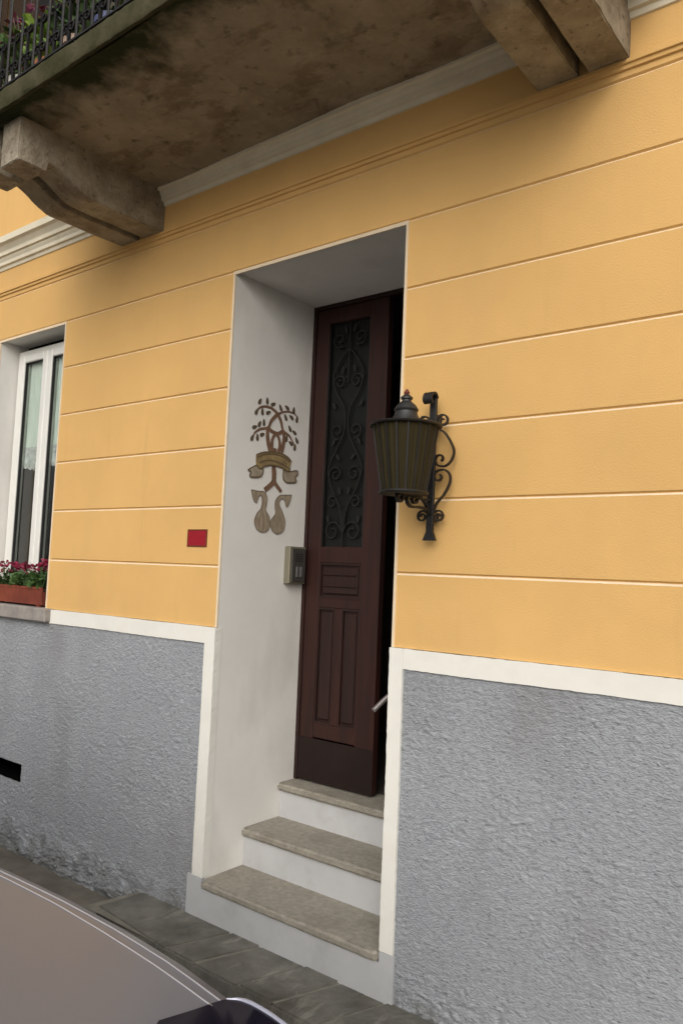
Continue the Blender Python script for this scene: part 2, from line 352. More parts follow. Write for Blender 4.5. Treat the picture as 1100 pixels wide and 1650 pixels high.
# roughcast base, displaced grid
def base_grid(x0, x1, z0, z1, st, holes=()):
    nx = int((x1-x0)/st)+1; nz = int((z1-z0)/st)+1
    X, Z = np.meshgrid(np.linspace(x0, x1, nx), np.linspace(z0, z1, nz), indexing='ij')
    wx = X+.03*vnoise(X*9, Z*9, 3); wz = Z+.045*vnoise(X*8+5, Z*8, 4)+.012*vnoise(X*30, Z*30, 5)
    n1 = vnoise(wx*26, wz*62, 1); n2 = vnoise(wx*55+9, wz*120, 2); n3 = vnoise(wx*120, wz*190, 8)
    ridge = 1-np.abs(2*n1-1); pat = vnoise(X*4.1, Z*5.1, 6)*.6+vnoise(X*13, Z*16, 7)*.5; fl = .55*np.clip((vnoise(wx*36+3, wz*95, 21)-.60)/.40, 0, 1)+.8*np.clip((vnoise(wx*62+3, wz*135, 23)-.52)/.48, 0, 1)*vnoise(X*9, Z*12, 24); dn = np.clip((vnoise(wx*48+7, wz*120, 27)-.60)/.40, 0, 1)
    amp = .25+1.1*pat
    g4 = vnoise(X*210, Z*260, 31); D = (.0010*ridge**3*n2 + .0006*n2 + .0016*n3 + .0020*g4 + .0085*fl**1.2*(.3+n3) - .0045*dn)*amp*.72
    basew = np.clip((-.50-Z)/.2, 0, 1)*np.clip((.1-X)/.7, 0, 1)
    big = vnoise(X*13, Z*13, 11)
    D = D*(1+1.6*basew) + basew*(.022*big + .012*n1)
    rb = np.clip((-.45-Z)/.15, 0, 1)*np.clip((X-1.0)/.05, 0, 1); D = D*(1+1.0*rb)
    E_ = np.minimum(np.minimum(X-x0, x1-X)/.01, 1); Y = -.001-D*np.where((X-x0 < .006) | (x1-X < .006), .3, 1)
    co_ = np.stack([X, Y, Z], -1).reshape(-1, 3)
    idx = np.arange(nx*nz).reshape(nx, nz)
    a = idx[:-1, :-1].ravel(); b = idx[1:, :-1].ravel(); c = idx[1:, 1:].ravel(); d = idx[:-1, 1:].ravel()
    cx = (X[:-1, :-1]+st/2).ravel(); cz = (Z[:-1, :-1]+st/2).ravel(); keep = np.ones(len(a), bool)
    for (h0, h1, k0, k1) in holes: keep &= ~((cx > h0) & (cx < h1) & (cz > k0) & (cz < k1))
    Q = np.stack([a, b, c, d], 1)[keep]
    me = bpy.data.meshes.new('plinth'); me.vertices.add(len(co_)); me.vertices.foreach_set('co', co_.astype(np.float32).ravel())
    me.loops.add(Q.size); me.loops.foreach_set('vertex_index', Q.ravel().astype(np.int32)); me.polygons.add(len(Q))
    me.polygons.foreach_set('loop_start', np.arange(0, Q.size, 4, dtype=np.int32)); me.polygons.foreach_set('loop_total', np.full(len(Q), 4, np.int32))
    me.polygons.foreach_set('use_smooth', np.ones(len(Q), bool)); me.update(); me.validate(); return me
VH = (-2.05, -1.606, -.346, -.243)
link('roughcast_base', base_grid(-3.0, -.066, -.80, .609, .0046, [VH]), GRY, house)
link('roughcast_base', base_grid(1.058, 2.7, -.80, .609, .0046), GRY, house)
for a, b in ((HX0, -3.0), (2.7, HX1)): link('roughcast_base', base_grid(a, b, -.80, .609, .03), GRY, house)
bm = bmesh.new(); x0, x1, z0, z1 = VH
quad(bm, [(x0, .3, z0), (x1, .3, z0), (x1, .3, z1), (x0, .3, z1)])
for q in ([(x0, -.004, z0), (x1, -.004, z0), (x1, .3, z0), (x0, .3, z0)], [(x0, -.004, z1), (x1, -.004, z1), (x1, .3, z1), (x0, .3, z1)], [(x0, -.004, z0), (x0, .3, z0), (x0, .3, z1), (x0, -.004, z1)], [(x1, -.004, z0), (x1, .3, z0), (x1, .3, z1), (x1, -.004, z1)]): quad(bm, q)
obj('cellar_vent', bm, BLACK, house)
bm = bmesh.new(); poly_prism(bm, [(-.100, -.80), (1.066, -.80), (1.066, -.4635), (1.0, -.4635), (1.0, -.5075), (-.003, -.5075), (-.003, -.4635), (-.100, -.4635)], 1, -.0125, .05); obj('smooth_base', bm, BASEP, house)
# cornice
prof = [(0, 2.912), (-.010, 2.915), (-.014, 2.925), (-.016, 2.934), (-.030, 2.938), (-.032, 2.946), (-.034, 2.958), (-.044, 2.972), (-.046, 2.982), (-.060, 2.986), (-.062, 3.003), (-.064, 3.010), (-.085, 3.035), (-.105, 3.045), (-.107, 3.085), (-.095, 3.090), (0, 3.108)]
bm = bmesh.new(); sweep(bm, prof, HX0, HX1, dx=1.5); obj('cornice', bm, COR, house)
# upstairs openings
def upper_window(a, b, c, d, nm):
    o = obj(nm, boxes([(a+.02, a+.07, .12, .17, c, d), (b-.07, b-.02, .12, .17, c, d), ((a+b)/2-.05, (a+b)/2+.05, .12, .17, c, d), (a+.07, b-.07, .12, .17, d-.06, d), (a+.07, b-.07, .12, .17, c, c+.07)]), SHUT, house)
    obj('pane', B(a+.07, b-.07, .14, .145, c, d), CGL, o)
    obj('shutter', boxes([(a-(b-a)/2+.02, a-.02, -.06, -.02, c, d)] + [(a-(b-a)/2+.06, a-.06, -.066, -.058, c+.08+i*.07, c+.12+i*.07) for i in range(int((d-c-.1)/.07))]), SHUT, o)
    obj('shutter', boxes([(b+.02, b+(b-a)/2-.02, -.06, -.02, c, d)] + [(b+.06, b+(b-a)/2-.06, -.066, -.058, c+.08+i*.07, c+.12+i*.07) for i in range(int((d-c-.1)/.07))]), SHUT, o)
upper_window(*UW, 'upper_window')
obj('upper_reveal', boxes([(UW[0]-.03, UW[0], .004, .2, UW[2], UW[3]), (UW[1], UW[1]+.03, .004, .2, UW[2], UW[3]), (UW[0], UW[1], .004, .2, UW[3], UW[3]+.03), (UW[0]-.05, UW[1]+.05, -.05, .2, UW[2]-.05, UW[2])]), SHUT, house)
# balcony: slab, corbels
SZ0, SZ1, SY, SX0, SX1 = 3.003, 3.100, -.925, -1.10, 2.03
bm = bmesh.new(); nx, ny = 150, 40
def uz(x, y): return SZ0 + .010*(math.sin(x*3.1+y*2)*.5+math.sin(x*7.3-y*9)*.25)-.003
V = [[bm.verts.new((SX0+(SX1-SX0)*i/nx, SY+.022+(-.03-SY-.022)*j/ny, uz(i*.024, j*.022) + random.uniform(-.0012, .0012))) for j in range(ny+1)] for i in range(nx+1)]
for i in range(nx):
    for j in range(ny): bm.faces.new((V[i][j], V[i][j+1], V[i+1][j+1], V[i+1][j])).smooth = True
obj('balcony_soffit', bm, CON, house)
bm = bmesh.new(); prof = [(SY+.024, SZ0+.006), (SY+.020, SZ0-.004), (SY+.005, SZ0-.002), (SY, SZ0+.010), (SY+.003, SZ0+.04), (SY-.001, SZ1-.02), (SY+.006, SZ1-.003), (SY+.02, SZ1), (0, SZ1+.002), (0, SZ0+.012)]
n = 120; rings = []
for i in range(n+1):
    x = SX0+(SX1-SX0)*i/n; rings.append([bm.verts.new((x, y+(random.uniform(-.0025, .0025) if y < SY+.03 else 0), z+(random.uniform(-.002, .002) if y < SY+.02 else 0))) for y, z in prof])
for i in range(n):
    for k in range(len(prof)-1): bm.faces.new((rings[i][k], rings[i+1][k], rings[i+1][k+1], rings[i][k+1]))
bm.faces.new(rings[0]); bm.faces.new(rings[-1][::-1])
bmesh.ops.recalc_face_normals(bm, faces=bm.faces)
obj('balcony_slab', bm, MOSS, house, 'auto')
def corbel(x0, x1, seed):
    rnd = random.Random(seed)
    low_ = smooth_pts([(0, -.655, 2.845), (0, -.60, 2.822), (0, -.55, 2.793), (0, -.50, 2.772), (0, -.44, 2.764), (0, -.30, 2.766), (0, -.15, 2.766), (0, .01, 2.770)], 3)
    prof = [(-.840, 3.02), (-.840, 2.797), (-.700, 2.797), (-.690, 2.842)] + [(p.y, p.z) for p in low_]
    prof += [(.01, 3.02)]
    bm = bmesh.new(); poly_prism(bm, prof, 0, x0, x1)
    bmesh.ops.recalc_face_normals(bm, faces=bm.faces)
    bmesh.ops.bevel(bm, geom=[e for e in bm.edges if e.is_manifold and e.calc_face_angle(0) > R(25)], offset=.004, segments=2, affect='EDGES')
    bmesh.ops.subdivide_edges(bm, edges=[e for e in bm.edges if e.calc_length() > .08], cuts=4, use_grid_fill=True)
    for v in bm.verts:
        v.co += Vector((rnd.uniform(-1, 1), rnd.uniform(-1, 1), rnd.uniform(-1, 1)))*.0015
    bmesh.ops.triangulate(bm, faces=[fc for fc in bm.faces if len(fc.verts) > 4])
    return obj('corbel', bm, BRK, house, 'auto')
for i, (a, b) in enumerate(((-.74, -.58), (-.935, -.79), (1.57, 1.72), (1.76, 1.90))): corbel(a, b, i)
# railing
rail = obj('balcony_railing', boxes([(SX0+.03, SX1-.03, -.902, -.882, 3.130, 3.138), (SX0+.03, SX1-.03, -.907, -.877, 4.04, 4.055)]), IRON, house)
ye = -.892
bx0 = -.639-4*.111; bars = [bx0+i*.111 for i in range(32) if bx0+i*.111 < SX1-.03]
for i, x in enumerate(bars):
    bm = bmesh.new(); tube(bm, [(x, ye, 3.095), (x, ye, 4.045)], .0065, 6); obj('baluster', bm, IRON, rail)
    if x < .45 or x > 1.9 or True:
        bm = bmesh.new(); cx = x+.0555
        for s in (-1, 1):
            sp = [(cx+s*p[0], ye, 3.205+p[1]) for p in spiral((.022, 0), .028, .006, R(200), R(-250), 16)]
            strap(bm, sp, (0, 1, 0), .012, .005)
            sp = [(cx+s*p[0], ye, 3.345+p[1]) for p in spiral((.020, 0), .026, .006, R(160), R(520), 16)]
            strap(bm, sp, (0, 1, 0), .012, .005)
            strap(bm, [(cx+s*.002, ye, 3.140), (cx+s*.006, ye, 3.18), (cx-s*.004, ye, 3.21), (cx-s*.002, ye, 3.30), (cx-s*.005, ye, 3.345)], (0, 1, 0), .012, .005)
        obj('scroll', bm, IRON, rail)
for xe in (SX0+.035, SX1-.035):
    bm = bmesh.new()
    for k in range(8): tube(bm, [(xe, -.80+k*.11, 3.095), (xe, -.80+k*.11, 4.045)], .0065, 6)
    box(bm, xe-.015, xe+.015, -.875, 0, 4.04, 4.055); obj('end_rail', bm, IRON, rail)
# hallway behind the door
bm = bmesh.new()
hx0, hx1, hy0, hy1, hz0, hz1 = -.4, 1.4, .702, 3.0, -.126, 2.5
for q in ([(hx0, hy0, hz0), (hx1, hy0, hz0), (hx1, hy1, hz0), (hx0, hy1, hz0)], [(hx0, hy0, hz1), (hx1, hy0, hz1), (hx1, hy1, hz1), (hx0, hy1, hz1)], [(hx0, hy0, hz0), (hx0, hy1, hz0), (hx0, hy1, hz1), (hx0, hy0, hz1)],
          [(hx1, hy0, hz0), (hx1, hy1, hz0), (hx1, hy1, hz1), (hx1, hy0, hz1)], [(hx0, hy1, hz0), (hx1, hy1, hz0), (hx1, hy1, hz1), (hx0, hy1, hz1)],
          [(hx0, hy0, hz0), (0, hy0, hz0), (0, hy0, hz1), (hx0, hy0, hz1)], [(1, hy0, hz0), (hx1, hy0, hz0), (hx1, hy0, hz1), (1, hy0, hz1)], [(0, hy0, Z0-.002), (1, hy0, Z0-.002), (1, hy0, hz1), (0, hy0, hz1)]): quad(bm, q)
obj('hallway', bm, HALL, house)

# door
DY = .607; DZ0, DZ1 = -.118, 2.424
fr = obj('door_frame', boxes([(.0, .022, DY-.006, DY+.07, DZ0, DZ1), (.9785, 1.0, DY-.006, DY+.07, DZ0, DZ1), (.0225, .978, DY-.006, DY+.07, 2.402, DZ1)]), WOOD2, house)
def leaf(mir):
    """door leaf built in local x 0..w, y 0 = outer face, z"""
    w_ = .478; t_ = .045
    bm = bmesh.new()
    for a in ((0, .088, 0, t_, DZ0+.006, 2.40), (.362, w_, 0, t_, DZ0+.006, 2.40), (.0885, .3615, .002, t_, 2.318, 2.40), (.0885, .3615, .002, t_, 1.02, 1.105), (.0885, .3615, .002, t_, .785, .835), (.0885, .3615, .002, t_, .11, .185), (.205, .245, .003, t_, .1855, .7845)):
        box(bm, *a, bev=.003)
    L_ = obj('door_leaf', bm, WOOD, house)
    bm = bmesh.new()
    for (a, b, c, d) in ((.0885, .3615, .8355, 1.0195), (.0885, .2045, .1855, .7845), (.2455, .3615, .1855, .7845)):
        box(bm, a, b, .018, .035, c, d); box(bm, a+.022, b-.022, .006, .0175, c+.022, d-.022, bev=.006)
        for e in ((a, a+.010, c, d), (b-.010, b, c, d), (a+.0105, b-.0105, c, c+.010), (a+.0105, b-.0105, d-.010, d)): box(bm, e[0], e[1], .005, .0175, e[2], e[3])
    for zz in (.895, .955): box(bm, .115, .335, -.003, .0055, zz, zz+.012, bev=.003)
    obj('raised_panel', bm, WOOD2, L_)
    obj('kick_plate', B(.002, w_-.002, -.004, -.0005, DZ0+.008, .105), KICK, L_)
    obj('glass_pane', B(.0885, .3615, .024, .030, 1.105, 2.318), DGL, L_)
    bm = bmesh.new(); y = .010
    def S(P, wd=.008, th=.006): strap(bm, [(p[0], y, p[1]) for p in P], (0, 1, 0), wd, th)
    for e in ((.0895, .0955), (.3545, .3605)): box(bm, e[0], e[1], y-.004, y+.004, 1.107, 2.316)
    cx = .225
    S([(cx, 1.107), (cx, 1.30)]); S([(cx, 1.98), (cx, 2.315)])
    for s in (-1, 1):
        def mx(P): return [(cx+s*(p[0]), p[1]) for p in P]
        S(mx(spiral((.066, 1.185), .058, .012, R(180), R(-330))))
        S(mx([(p.x, p.z) for p in smooth_pts([(.006, 0, 1.19), (.02, 0, 1.30), (.085, 0, 1.42), (.11, 0, 1.52), (.06, 0, 1.62), (.012, 0, 1.72), (.02, 0, 1.84), (.075, 0, 1.93), (.10, 0, 2.02), (.06, 0, 2.10), (.008, 0, 2.16)])]))
        S(mx(spiral((.06, 1.49), .045, .010, R(-20), R(470)))); S(mx(spiral((.055, 1.985), .040, .010, R(10), R(480))))
        S(mx(spiral((.075, 1.34), .035, .008, R(120), R(-300)))); S(mx(spiral((.06, 1.72), .045, .008, R(-100), R(360)))); S(mx(spiral((.07, 2.22), .045, .010, R(-120), R(330))))
        for (lx, lz, a) in ((.05, 1.58, 50), (.085, 1.66, 120), (.03, 1.40, 80), (.09, 1.86, 60), (.04, 2.05, 100), (.03, 2.27, 70), (.10, 1.25, 80)):
            P = []
            for k in range(8):
                t = k/8*2*PI; P.append((cx+s*(lx+.022*math.cos(t)*math.cos(R(a))-.008*math.sin(t)*math.sin(R(a))), lz+.022*math.cos(t)*math.sin(R(a))+.008*math.sin(t)*math.cos(R(a))))
            poly_prism(bm, P, 1, y-.002, y+.002)
    bmesh.ops.recalc_face_normals(bm, faces=bm.faces)
    obj('iron_grille', bm, IRONG, L_)
    return L_
IRONG = mat('grille_iron', (.011, .011, .010), .5, metal=.2, var=.2, scale=20)
lf = leaf(1); lf.location = (.0225, DY, 0)
rt = leaf(-1); rt.location = (.976, DY+.075, 0); rt.rotation_euler = (0, 0, R(92))   # right leaf swung inward
rt['label'] = 'right door leaf swung open into the dark hallway'
# front steps
steps = thing('entrance_steps', 'three worn stone steps rising into the doorway, with painted risers', 'steps')
T = [(-.469, -.012, .262), (-.292, .231, .508), (-.122, .477, .70)]
for i, (zt, yf, yb) in enumerate(T):
    bm = bmesh.new()
    x0, x1 = (.0015, .9985)
    c = .028 if i == 0 else .004
    P = [(x0, yb), (x0, yf+c*.7), (x0+c*.3, yf+c*.2), (x0+c, yf), (x1-c, yf), (x1-c*.3, yf+c*.2), (x1, yf+c*.7), (x1, yb)]
    if i == 0: P = [(-.004, .004), (-.004, yf+.014), (.010, yf-.012), (.97, yf-.014), (.985, yf-.010), (.995, yf), (.997, .004), (.9985, .02), (.9985, yb), (.0015, yb), (.0015, .02)]
    poly_prism(bm, P, 2, zt-.038, zt)
    bmesh.ops.recalc_face_normals(bm, faces=bm.faces)
    bmesh.ops.bevel(bm, geom=[e for e in bm.edges if abs(e.verts[0].co.z-e.verts[1].co.z) < 1e-5 and max(v.co.y for v in e.verts) < yf+.03], offset=.011, segments=3, affect='EDGES')
    big = [e for e in bm.edges if e.calc_length() > .5]
    bmesh.ops.subdivide_edges(bm, edges=big, cuts=40)
    rn = random.Random(i)
    for v in bm.verts:
        if v.co.y < yf+.012 and .01 < v.co.x < .985: v.co.y += rn.uniform(-.0014, .0016); v.co.z += rn.uniform(-.0012, .0006)
    obj('tread', bm, STN, steps, 'auto')
for i, (z0_, z1_, y_) in enumerate(((-.4695, -.330, .250), (-.2925, -.160, .497))):
    obj('riser', B(.0015, .9985, y_, y_+.03, z0_, z1_+.0005), RIS, steps)
# ------------------------------------------------------------ window (part of the house)
win = obj('window', boxes([(WX0+.012, WX0+.060, .128, .185, WZ0+.002, 2.375), (WX1-.060, WX1-.012, .128, .185, WZ0+.002, 2.375), (WX0+.0605, WX1-.0605, .128, .185, 2.335, 2.375), (WX0+.0605, WX1-.0605, .128, .185, WZ0+.002, .75)], bev=.004), PVC, house)
xm = (WX0+WX1)/2
for (a, b) in ((WX0+.0535, xm-.002), (xm+.002, WX1-.0535)):
    s_ = obj('sash', boxes([(a, a+.052, .118, .17, .742, 2.343), (b-.052, b, .118, .17, .742, 2.343), (a+.0525, b-.0525, .118, .17, 2.290, 2.343), (a+.0525, b-.0525, .118, .17, .742, .80)], bev=.005), PVC, win)
    obj('glass_pane', B(a+.0525, b-.0525, .148, .152, .80, 2.29), WGL, s_)
    obj('glazing_gasket', boxes([(a+.0522, a+.0575, .128, .147, .80, 2.29), (b-.0575, b-.0522, .128, .147, .80, 2.29), (a+.058, b-.058, .128, .147, 2.2845, 2.2903)]), RUB, s_)
    bm = bmesh.new(); n = 40; r0 = []; r1 = []
    for k in range(n+1):
        x = a+.045+(b-a-.09)*k/n; y = .172+.008*math.sin(k*.9)+.004*math.sin(k*2.3); zb = 1.70-.03*abs(math.sin(k*.16*PI))
        r0.append(bm.verts.new((x, y, 2.33))); r1.append(bm.verts.new((x, y, 1.72)))
    for k in range(n): bm.faces.new((r0[k], r0[k+1], r1[k+1], r1[k])).smooth = True
    obj('curtain', bm, CURT, win)
    bm = bmesh.new(); r0 = []; r1 = []
    for k in range(n+1):
        x = a+.045+(b-a-.09)*k/n; y = .171+.008*math.sin(k*.9)+.004*math.sin(k*2.3)
        r0.append(bm.verts.new((x, y, 1.719))); r1.append(bm.verts.new((x, y-.004, 1.545+.012*math.sin(k*.75)+.05*(1-k/n))))
    for k in range(n): bm.faces.new((r0[k], r0[k+1], r1[k+1], r1[k])).smooth = True
    obj('lace_hem', bm, LACE, win)
bm = bmesh.new(); quad(bm, [(WX0-.3, 1.4, .4), (WX1+.3, 1.4, .4), (WX1+.3, 1.4, 2.6), (WX0-.3, 1.4, 2.6)])
for s in (WX0-.3, WX1+.3): quad(bm, [(s, .20, .4), (s, 1.4, .4), (s, 1.4, 2.6), (s, .20, 2.6)])
for z in (.4, 2.6): quad(bm, [(WX0-.3, .20, z), (WX1+.3, .20, z), (WX1+.3, 1.4, z), (WX0-.3, 1.4, z)])
obj('room_interior', bm, mat('room_paint', (.10, .09, .085), .9), house)
bm = B(WX0-.06, -1.400, -.050, .116, .612, WZ0+.001, bev=.006); obj('window_sill', bm, SILL, win)

# ------------------------------------------------------------ plants
def foliage(bm, c, rx, ry, rz, n, size, rnd, droop=0):
    for _ in range(n):
        a = rnd.uniform(0, 2*PI); rr = math.sqrt(rnd.random()); z = rnd.uniform(-1, 1)
        p = Vector((c[0]+rx*rr*math.cos(a), c[1]+ry*rr*math.sin(a), c[2]+rz*z*(1-.4*rr)))
        d = Vector((math.cos(a), math.sin(a), rnd.uniform(-.3, .9)-droop)).normalized(); s = size*rnd.uniform(.6, 1.2)
        n_ = d.cross(Vector((rnd.uniform(-1, 1), rnd.uniform(-1, 1), rnd.uniform(-1, 1)))).normalized()
        q = [p, p+d*s*.5+n_*s*.35, p+d*s, p+d*s*.5-n_*s*.35]; bm.faces.new([bm.verts.new(v) for v in q])
def plant(name, label, cat, c, rx, ry, h, leafm, petm, nl, nf, ls, fs, seed, group=None):
    rnd = random.Random(seed); t = thing(name, label, cat, group, (c[0], c[1], c[2]))
    bm = bmesh.new(); foliage(bm, (0, 0, h*.35), rx, ry, h*.32, nl, ls, rnd, .1)
    obj('leaves', bm, leafm, t)
    if nf:
        bm = bmesh.new()
        for k in range(nf):
            a = rnd.uniform(0, 2*PI); rr = math.sqrt(rnd.random()); p = (rx*.9*rr*math.cos(a), ry*.9*rr*math.sin(a), h*rnd.uniform(.62, 1.0))
            foliage(bm, p, fs*.45, fs*.45, fs*.5, 9, fs, rnd)
        obj('flowers', bm, petm, t)
        bm = bmesh.new()
        for k in range(nf):
            a = rnd.uniform(0, 2*PI); rr = rnd.uniform(.1, .8); tube(bm, [(0, 0, .0), (rx*rr*.6*math.cos(a), ry*rr*.6*math.sin(a), h*.5), (rx*rr*math.cos(a), ry*rr*math.sin(a), h*.8)], .0015, 4)
        obj('stems', bm, LEAF, t)
    return t
# window box
tb = thing('window_box', 'long terracotta coloured flower trough standing on the stone window sill', 'flower box', loc=(-1.845, .05, .692))
bm = bmesh.new(); xa, xb, ya, yb, za, zb = -2.185+1.845, -1.512+1.845, -.062, .058, .012, .118
poly_prism(bm, [(ya+.012, za), (yb-.012, za), (yb, zb-.012), (yb+.004, zb-.012), (yb+.004, zb), (yb-.008, zb), (yb-.014, zb-.03), (ya+.014, zb-.03), (ya+.008, zb), (ya-.004, zb), (ya-.004, zb-.012), (ya, zb-.012)], 0, xa, xb)
bmesh.ops.recalc_face_normals(bm, faces=bm.faces); obj('trough', bm, TERR, tb)
obj('soil', B(xa+.005, xb-.005, ya+.02, yb-.02, zb-.029, zb-.012), SOIL, tb)
for a in (xa+.04, xb-.08): obj('foot', B(a, a+.04, ya+.02, yb-.02, 0, za-.0005), TERR, tb)
G = 'cyclamens in the window box'
plant('cyclamen', 'magenta cyclamen at the right end of the window box, nearest the ochre wall', 'flowering plant', (-1.60, .045, .79), .10, .06, .175, LEAF, PETM, 150, 13, .042, .030, 1, G)
plant('cyclamen', 'magenta cyclamen in the middle of the window box below the window mullion', 'flowering plant', (-1.80, .045, .79), .10, .06, .150, LEAFG if 'LEAFG' in globals() else LEAF, PETM, 150, 10, .045, .028, 2, G)
plant('cyclamen', 'magenta cyclamen at the left of the window box, cut by the photo edge', 'flowering plant', (-2.02, .045, .79), .11, .06, .155, mat('leaf_pale', (.12, .19, .07), .6, col2=(.05, .10, .03), scale=30), PETM, 170, 11, .045, .028, 3, G)

# balcony pots
def pot(label, x, y, rad, h, M, seed, leafm, petm, ph, nf, plabel, cat='potted plant', sq=False):
    t = thing('flower_pot', label, 'flower pot', 'flower pots on the balcony', (x, y, SZ1+.003))
    bm = bmesh.new()
    lathe(bm, [(rad*.72, 0), (rad*.95, h*.82), (rad*1.05, h*.83), (rad*1.05, h), (rad*.9, h), (rad*.88, h*.9)], 20); obj('pot', bm, M, t, 'auto')
    bm = bmesh.new(); lathe(bm, [(rad*.75, -.0), (rad*1.1, .012), (rad*1.1, .020)], 20); s = obj('saucer', bm, M, t); s.location = (0, 0, 0)
    plant('balcony_plant', plabel, 'plant', (x, y, SZ1+h*.9), rad*1.5, min(rad*1.5, abs(-.87-y) if y < -.7 else .3), ph, leafm, petm, 220, nf, .055, .045, seed, 'plants on the balcony')
pot('ochre clay pot at the far left end of the balcony', -.97, -.72, .085, .20, POTY, 11, LEAF, PETP, .30, 9, 'dark leafy plant with pink blooms above the ochre pot')
pot('small white pot second from the left end of the balcony', -.76, -.75, .07, .17, POTW, 12, LEAF, PETP, .40, 7, 'tall plant with pink flowers behind the railing, in the white pot')
pot('reddish clay pot beside the lime green plant on the balcony', -.52, -.74, .08, .16, POTT, 13, LEAFL, None, .34, 0, 'bright lime green foliage behind the railing')
pot('pale pot between the lime plant and the violet flowers', -.28, -.75, .075, .17, mat('pale_clay', (.5, .36, .28), .8), 14, LEAF, PETP, .28, 3, 'green bushy plant right of the lime foliage')
pot('dark blue pot under the violet flowers near the right of the visible railing', -.03, -.74, .09, .16, POTB, 15, LEAF, PETV, .30, 16, 'violet blue flowering plant behind the railing')
pot('dark blue pot nearest the point where the railing leaves the photo', .22, -.74, .09, .18, POTB, 16, LEAF, PETV, .32, 12, 'violet flowers partly cut by the top of the photo')

# ------------------------------------------------------------ wall lantern
LX, LY = 1.185, -.045
lan = thing('wall_lantern', 'black wrought iron wall lantern with amber glass right of the doorway', 'lantern', loc=(LX, 0, 1.38))
def LP(P, y=LY): return [(p[0]-LX, y, p[1]-1.38) for p in P]
bm = bmesh.new(); box(bm, -.014, .014, LY-.008, LY+.006, 1.165-1.38, 1.655-1.38, bev=.002)
poly_prism(bm, [(-.014, 1.166-1.38), (.014, 1.166-1.38), (.013, 1.14-1.38), (.028, 1.106-1.38), (-.028, 1.106-1.38), (-.013, 1.14-1.38)], 1, LY-.008, LY+.006)
for z in (1.195, 1.58): box(bm, -.012, .012, LY+.0055, .002, z-1.38-.012, z-1.38+.012)
# rolled top end
P = [(0, LY+.03*0-.001, 1.652-1.38), (0, LY-.012, 1.668-1.38), (0, LY-.034, 1.668-1.38), (0, LY-.046, 1.654-1.38), (0, LY-.046, 1.638-1.38), (0, LY-.034, 1.630-1.38)]
strap(bm, smooth_pts(P, 3), (1, 0, 0), .040, .009)
bmesh.ops.recalc_face_normals(bm, faces=bm.faces); obj('back_bar', bm, IRON, lan)
def scr(P, y=LY, wd=.012, th=.0065):
    bm = bmesh.new(); strap(bm, LP(P, y), (0, 1, 0), wd, th); return bm
def sm2(P, n=5): return [(p.x, p.z) for p in smooth_pts([(a, 0, b) for a, b in P], n)]
for s in (1, -1):
    def mr(P): return [(LX+s*(p[0]-LX), p[1]) for p in P]
    up_ = sm2([(1.195, 1.538), (1.236, 1.518), (1.266, 1.477), (1.280, 1.440), (1.268, 1.406), (1.243, 1.389), (1.218, 1.390)])+spiral((1.221, 1.416), .026, .008, R(-100), R(-420), 16)[1:]
    lo_ = sm2([(1.198, 1.218), (1.212, 1.248), (1.244, 1.283), (1.266, 1.325), (1.264, 1.356), (1.243, 1.374), (1.218, 1.374)])+spiral((1.217, 1.350), .024, .008, R(90), R(420), 16)[1:]
    obj('scroll', scr(mr(up_)), IRONL, lan); obj('scroll', scr(mr(lo_)), IRONL, lan)
    obj('scroll', scr(mr([(1.199, 1.535)]+spiral((1.228, 1.563), .030, .007, R(225), R(225-520), 24))), IRONL, lan)
    obj('scroll', scr(mr([(1.199, 1.222)]+spiral((1.221, 1.198), .024, .006, R(150), R(150-520), 22))), IRONL, lan)
# arm under the lantern, in the plane square to the wall
cy = -.235
def YZ(P): return [(0, p[0], p[1]-1.38) for p in P]
bm = bmesh.new()
strap(bm, YZ(sm2([(-.050, 1.20), (-.075, 1.222), (-.130, 1.226), (-.185, 1.224), (-.212, 1.248), (-.196, 1.280), (-.160, 1.288)])+spiral((-.164, 1.258), .028, .008, R(80), R(-300), 16)[1:]), (1, 0, 0), .014, .009)
strap(bm, YZ(sm2([(-.052, 1.215), (-.085, 1.245), (-.115, 1.262), (-.16, 1.270)])), (1, 0, 0), .012, .007)
strap(bm, YZ([(-.052, 1.259), (-.235, 1.259)]), (1, 0, 0), .014, .006)
strap(bm, YZ([(-.235, 1.259)]+spiral((-.262, 1.252), .022, .006, R(20), R(-300), 14)), (1, 0, 0), .016, .009)
b3 = bmesh.new(); strap(b3, YZ([(-.052, 1.505), (-.20, 1.505)]), (1, 0, 0), .014, .006); obj('stay', b3, IRON, lan)
bmesh.ops.recalc_face_normals(bm, faces=bm.faces); obj('arm', bm, IRON, lan)
bm = bmesh.new(); lathe(bm, [(.088, 1.262), (.092, 1.268), (.088, 1.274), (.070, 1.274)], 32, (0, cy, -1.38)); obj('lower_ring', bm, IRON, lan, 'auto')
bm = bmesh.new(); lathe(bm, [(.112, 1.507), (.131, 1.509), (.134, 1.514), (.130, 1.518), (.060, 1.530), (.055, 1.532)], 36, (0, cy, -1.38)); obj('rim', bm, IRON, lan, 'auto')
bm = bmesh.new(); lathe(bm, [(.056, 1.530), (.050, 1.540), (.043, 1.552), (.040, 1.566), (.043, 1.568), (.045, 1.574), (.041, 1.580), (.036, 1.588), (.024, 1.600), (.018, 1.604), (.017, 1.610), (.022, 1.613), (.022, 1.620), (.014, 1.626), (.010, 1.630)], 28, (0, cy, -1.38)); obj('cap', bm, ZINC, lan, 'auto')
bm = bmesh.new(); lathe(bm, [(.008, 1.630), (.011, 1.636), (.008, 1.643), (.003, 1.650)], 14, (0, cy, -1.38)); obj('finial', bm, RUST, lan, 'auto')
bm = bmesh.new(); n = 72; rings = []
